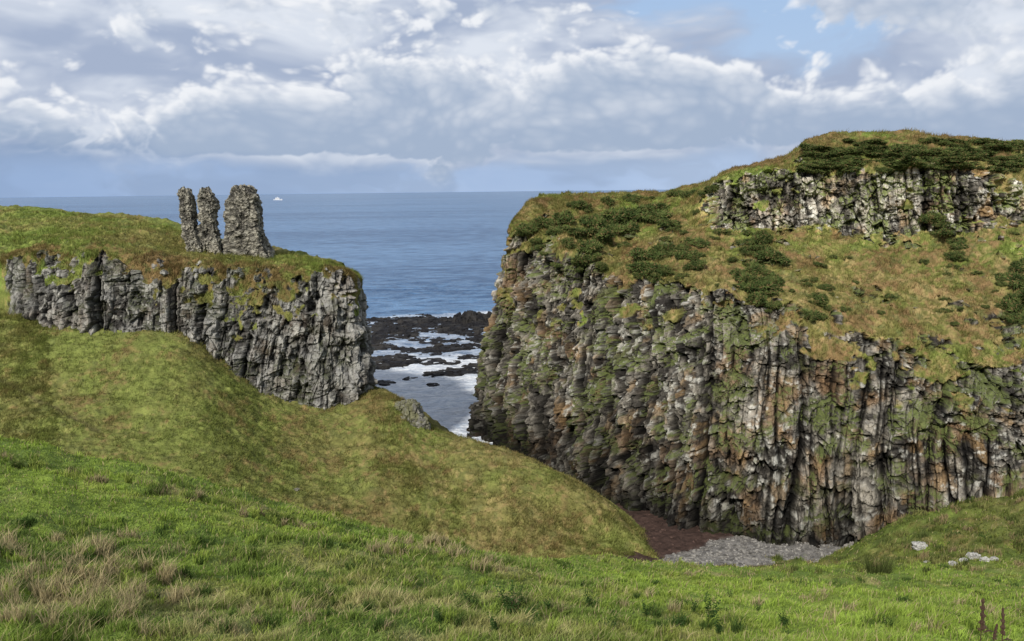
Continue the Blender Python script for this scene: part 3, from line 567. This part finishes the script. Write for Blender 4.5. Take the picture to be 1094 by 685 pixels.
B0=[(560,246,9),(572,240,10),(586,236,12),(600,232,13),(616,246,11),(634,240,16),(648,234,16),(662,232,16),(676,228,15),(690,224,15),(706,228,13),(628,262,12),(622,280,9),(640,250,13),(656,246,13),(672,242,12),(715,236,10),
(684,284,14),(694,272,15),(706,266,14),(702,286,12),(736,272,14),(726,264,10),(742,258,10),(737,284,10),(800,300,15),(812,306,16),(826,298,13),(806,284,13),(818,272,12),(812,252,12),(800,258,9),(820,312,10),(790,292,9),
(874,318,11),(872,335,10),(884,305,8),(998,236,10),(1008,246,10),(1022,258,10),(1016,272,9),(1082,300,15),(1092,318,15),(1076,326,13),(1092,282,11),(1088,334,10),(1100,305,14),(770,246,7),(604,258,8)]
BL=[]
for (u,v,s_) in B0:
    BL.append((u,v,s_*.95)); BL.append((u+rng.normal()*s_*.6,v+abs(rng.normal())*s_*.9,s_*rng.uniform(.4,.75)))
for k in range(130):
    u=rng.uniform(856,1110); v=rng.uniform(146,180) if u>890 else rng.uniform(154,180); BL.append((u,v,rng.uniform(6,12)))
for k in range(18): u=rng.uniform(600,760); BL.append((u,211-(u-640)*.09+rng.uniform(0,6),rng.uniform(4,7)))
for k in range(50):
    u=rng.uniform(570,1090); BL.append((u,rng.uniform(245,345) if u>760 else rng.uniform(222,290),rng.uniform(2.5,6)))
cnt=0
for (u,v,s_) in BL:
    g=onhead(u,v)
    if g is None: continue
    o=bpy.data.objects.new("gorse_bush",BM[cnt%5]); link(o); r_=s_*1.05*g[1]/F; o.location=(g[0],g[1],g[2]-.15*r_); zz=rng.uniform(.8,1.3) if v>200 else rng.uniform(.4,.7); o.scale=(r_*rng.uniform(.7,1.4),r_*rng.uniform(.8,1.4),r_*zz); o.rotation_euler=(rng.uniform(-.2,.2),rng.uniform(-.2,.2),rng.uniform(0,6.28))
    o["category"]="bush"; o["group"]="gorse bushes on the headland"; o["label"]="dense dark green gorse bush on the grassy cliff slope" if v>200 else "low wind-clipped green gorse bush on the headland top"; cnt+=1
# ---------------------------------------------------------------- weeds, rush, dock
def weedmesh(seed):
    r=np.random.default_rng(seed); V=[];T=[];Cc=[]
    for s_ in range(9):
        az=r.uniform(0,6.28); ln=r.uniform(.1,.45); base=np.array([r.uniform(-.06,.06),r.uniform(-.06,.06),0]); top=base+np.array([math.cos(az)*ln,math.sin(az)*ln,1*r.uniform(.6,1)])
        sd=np.array([-math.sin(az),math.cos(az),0])*.012; i=len(V); V+=[base-sd,base+sd,top]; T.append((i,i+1,i+2)); Cc+=[S3(.05,.06,.02)]*3
        for l in range(15):
            t=.2+.8*l/14; p=base+(top-base)*t; a=r.uniform(0,6.28); dl=np.array([math.cos(a),math.sin(a),r.uniform(-.1,.5)])*r.uniform(.10,.22)*(1.2-t*.7); sdl=np.cross(dl,[0,0,1]); sdl=sdl/np.linalg.norm(sdl)*.03
            i=len(V); V+=[p,p+dl*.5+sdl,p+dl,p+dl*.5-sdl]; T+=[(i,i+1,i+2),(i,i+2,i+3)]; g=S3(.045,.085,.022)*r.uniform(.6,1.5); Cc+=[g]*4
    o=meshobj("weed_plant",np.array(V),None,T,np.array(Cc),M_leaf); m_=o.data; bpy.data.objects.remove(o); return m_
WM=[weedmesh(s) for s in(1,2,3)]
WL=[(548,660,38),(566,672,30),(630,650,22),(760,668,34),(742,655,18),(500,650,24),(470,668,24),(196,524,10),(690,660,22),(840,670,22),(596,640,14),(335,566,10),(322,563,9),(215,652,16),(780,640,12),(610,612,12),(170,640,14),(655,676,22),(905,650,10),(425,640,12),(70,575,14),(130,560,10),(262,576,9),(300,565,9),(530,676,26),(585,655,20),(725,672,22),(350,660,14),(950,672,18),(450,652,16),(620,628,10),(520,636,12),(555,640,14),(770,678,24),(810,655,14),(480,640,14)]
for k,(u,v,s_) in enumerate(WL):
    g=ground_at(u,v); o=bpy.data.objects.new("weed_plant",WM[k%3]); link(o); r_=s_*g[1]/F*1.1; o.location=g-np.array([0,0,.01]); o.scale=(r_,r_,r_); o.rotation_euler=(0,0,rng.uniform(0,6.28)); o["category"]="plant"; o["group"]="thistles and weeds in the pasture"; o["label"]="dark green leafy thistle growing among pasture grass"
def clump(u,v,rad,hh,nb,colr,name,label,cat):
    g=ground_at(u,v); a=rng.uniform(0,6.28,nb); r_=rad*np.sqrt(rng.random(nb)); base=np.c_[r_*np.cos(a),r_*np.sin(a),np.zeros(nb)-.05]
    ln=.35*hh*rng.random(nb)[:,None]*np.c_[np.cos(a),np.sin(a),np.zeros(nb)]; tip=base*1.2+ln+np.c_[np.zeros((nb,2)),hh*(.5+.5*rng.random(nb))]
    sd=np.c_[-np.sin(a+1),np.cos(a+1),np.zeros(nb)]*hh*.014; V=np.stack([base-sd,base+sd,tip],1).reshape(-1,3)
    c=np.repeat(colr*(.5+.9*rng.random((nb,1))),3,0); o=meshobj(name,V,None,np.arange(3*nb).reshape(nb,3),c,M_blade); o.location=g; o["category"]=cat; o["label"]=label
clump(938,612,.45,1.0,300,S3(.09,.11,.035),"rush_clump","dark clump of upright rushes in the pasture","rushes")
clump(924,611,.25,.5,120,S3(.13,.15,.05),"rush_clump","small clump of upright rushes in the pasture","rushes")
brown=plain("dry_dock_brown",(.07,.038,.022),.9)
def dock(u,v,hpx,seed):
    g=ground_at(u,v); hh=hpx*g[1]/F; r=np.random.default_rng(seed)
    root=bpy.data.objects.new("dock_plant",None); link(root); root.location=g; root["category"]="plant"; root["label"]="withered brown dock stalk with dense seed heads"; root["group"]="dead dock stalks"
    n=14; V=[];Q=[]
    bend=r.uniform(-.08,.08,2)
    ctr=[np.array([bend[0]*hh*(k/n)**2,bend[1]*hh*(k/n)**2,hh*k/n]) for k in range(n+1)]
    for k,c in enumerate(ctr):
        rad=.005*(1-.6*k/n)
        for j in range(6): V.append(c+np.array([math.cos(j*1.047)*rad,math.sin(j*1.047)*rad,0]))
    for k in range(n):
        for j in range(6): a=k*6+j; b2=k*6+(j+1)%6; Q.append((a,b2,b2+6,a+6))
    o=meshobj("stem",V,Q,None,None,brown); o.parent=root
    nb=360; t=.3+.7*r.random(nb)**.9; k=np.minimum((t*n).astype(int),n); c=np.array(ctr)[k]; c[:,2]=t*hh; cl_=np.clip(np.sin(t*38+seed),0,1); rad=(.008+.028*cl_)*(1.25-t)*hh/.5
    a=r.uniform(0,6.28,nb); c=c+np.c_[np.cos(a)*rad*r.random(nb)*1.3,np.sin(a)*rad*r.random(nb)*1.3,np.zeros(nb)]
    s_=(.005+.0035*r.random(nb)); PV=ico[None]*s_[:,None,None]*np.array([1,1,1.3])+c[:,None,:]
    o=meshobj("seed_head",PV.reshape(-1,3),None,(icf[None]+np.arange(nb)[:,None,None]*12).reshape(-1,3),None,brown); o.parent=root
    LV=[];LT=[]
    for l in range(4):
        az=r.uniform(0,6.28); z0=hh*r.uniform(.02,.3); L0=hh*r.uniform(.2,.3); d1=np.array([math.cos(az),math.sin(az),.5]); sd=np.array([-math.sin(az),math.cos(az),0])*L0*.14; p0=np.array([0,0,z0]); i=len(LV)
        LV+=[p0,p0+d1*L0*.5+sd,p0+d1*L0*.5-sd,p0+d1*L0*np.array([1,1,.2])]; LT+=[(i,i+1,i+2),(i+1,i+3,i+2)]
    o=meshobj("leaf",LV,None,LT,None,brown); o.parent=root
dock(1047,688,58,3); dock(1070,690,44,8); dock(1061,690,26,9)
# ---------------------------------------------------------------- SKY backdrop (cloud bank, 70 km out) 
stp=.00125; az=np.arange(-1.05,1.05,stp); el=np.arange(-.012,.40,stp); EL,AZ=np.meshgrid(el,az,indexing='ij'); fl=lambda a:a.reshape(EL.shape)
def f2(sx,sz,ox,oz,o,seed,g=.55): return fl(fbm(np.stack([AZ*sx+ox,EL*sz+oz,0*AZ],-1).reshape(-1,3),o,seed,g))
wx=f2(5,11,0,0,4,901)*.05; wz=f2(5,11,3,0,4,902)*.018
def f2w(sx,sz,ox,oz,o,seed,g=.55): return fl(fbm(np.stack([(AZ+wx)*sx+ox,(EL+wz)*sz+oz,0*AZ],-1).reshape(-1,3),o,seed,g))
h1=f2w(2.6,9,5,1,6,910); h3=f2w(8,22,9,4,5,920,.55)
mass=f2w(4.2,8.5,2.2,7.1,7,930,.52)
Wf=worley(np.stack([((AZ+wx*.6)*24).ravel(),((EL+wz*.6)*40).ravel(),0*AZ.ravel()],-1),940); bil=fl(1-Wf[0]*1.3)
Wf=worley(np.stack([((AZ+wx*.6)*56).ravel(),((EL+wz*.6)*90).ravel(),0*AZ.ravel()],-1),941); bil2=fl(1-Wf[0]*1.3)
Wf=worley(np.stack([((AZ+wx*.6)*120).ravel(),((EL+wz*.6)*190).ravel(),0*AZ.ravel()],-1),942); bil3=fl(1-Wf[0]*1.3)
D=mass+.50*bil+.28*bil2+.14*bil3-.27
bias=.90*ss(.038,.058,EL)-.85*ss(.074,.175,EL)+.34*(1-ss(-.45,.3,AZ))+.30*ss(.3,.5,AZ)*ss(.12,.2,EL)
rho=ss(.0,.40,D+bias-.55)
def shift(A,da,de):
    ia=int(round(da/stp)); ie=int(round(de/stp)); B_=np.roll(A,(-ie,-ia),(0,1)); return B_
occ=0
for k,wgt in ((1,.9),(2,1),(3.5,1),(5.5,1.),(8,1.),(11,1.)): occ=occ+wgt*shift(rho,-.0022*k,.0030*k)
T=np.exp(-.42*occ)
T=np.clip(T*1.1+.28*(bil-.45)*rho+.18*(bil2-.4)*rho+.08*h3+.30*ss(.050,.110,EL)-.01,0,1)
cum=lerp(S3(.37,.46,.61),S3(.86,.885,.93),ss(.03,.93,T))
lay=ss(-1.0,1.1,.9*h1+.5*h3+.8*(h1-shift(h1,-.01,.02))*1.8)
hi=lerp(S3(.38,.455,.61),S3(.74,.79,.875),lay)
gap=ss(.50,1.15,-h1*.7-.5*h3+1.0*ss(.10,.22,EL)*ss(-.1,.25,AZ)-.36)
hi=lerp(hi,lerp(S3(.45,.61,.84),S3(.33,.52,.81),ss(.1,.35,EL)),gap*.85)
img=lerp(hi,cum,np.clip(rho*1.1,0,1))
hz=lerp(S3(.26,.37,.575),S3(.43,.54,.725),ss(-.6,.7,AZ+.25*h1)); low=lerp(hz,hz*1.16,ss(.4,-.4,h3)*ss(.065,.03,EL)); low=lerp(low,low*.90,ss(.02,.05,EL))
hf=1-ss(.028,.064,EL+.030*mass+.012*h3)
img=lerp(img,low,hf*.95)
R=70000.; V=np.stack([R*np.sin(AZ),R*np.cos(AZ),H+R*np.tan(EL)],-1)
qd=gridq(*EL.shape)
m=bpy.data.materials.new("cloudy_sky"); m.use_nodes=True; nt=m.node_tree; nt.nodes.clear(); L=nt.links.new
at=N(nt,'ShaderNodeAttribute',attribute_name='Col'); em=N(nt,'ShaderNodeEmission'); ot=N(nt,'ShaderNodeOutputMaterial'); L(at.outputs['Color'],em.inputs[0]); L(em.outputs[0],ot.inputs[0])
try: m.cycles.emission_sampling='NONE'
except Exception as ex: print(ex)
o=meshobj("sky",V,qd,None,img,m,smooth=True); o["kind"]="structure"; o["category"]="sky"; o["label"]="cloudy sky with cumulus bank above a hazy horizon"
# ---------------------------------------------------------------- LIGHT
sd=Vector((-.36,-.78,.64)).normalized()
sun=bpy.data.lights.new("sun",'SUN'); sun.energy=4.0; sun.angle=math.radians(3); sun.color=(1,.955,.88)
so=bpy.data.objects.new("sun",sun); link(so); so.rotation_euler=sd.to_track_quat('Z','Y').to_euler(); so.location=(-40,-60,90)
w=bpy.data.worlds.new("World"); sc.world=w; w.use_nodes=True; nt=w.node_tree; nt.nodes.clear(); L=nt.links.new
out=N(nt,'ShaderNodeOutputWorld'); sky=N(nt,'ShaderNodeTexSky',sky_type='NISHITA'); sky.sun_disc=False
sky.sun_elevation=math.asin(sd.z); sky.sun_rotation=math.atan2(sd.x,sd.y); sky.air_density=1.2; sky.dust_density=.6
bg=N(nt,'ShaderNodeBackground'); bg.inputs[1].default_value=.09; L(sky.outputs[0],bg.inputs[0])
bgc=N(nt,'ShaderNodeBackground'); bgc.inputs[0].default_value=(.62,.66,.75,1); bgc.inputs[1].default_value=1.0
tc=N(nt,'ShaderNodeTexCoord'); nz_=N(nt,'ShaderNodeTexNoise'); nz_.inputs['Scale'].default_value=2.; nz_.inputs['Detail'].default_value=2; L(tc.outputs['Generated'],nz_.inputs[0])
mr=N(nt,'ShaderNodeMapRange'); mr.inputs[1].default_value=.35; mr.inputs[2].default_value=.6; L(nz_.outputs[0],mr.inputs[0])
ms=N(nt,'ShaderNodeMixShader'); L(mr.outputs[0],ms.inputs[0]); L(bg.outputs[0],ms.inputs[1]); L(bgc.outputs[0],ms.inputs[2]); L(ms.outputs[0],out.inputs[0])
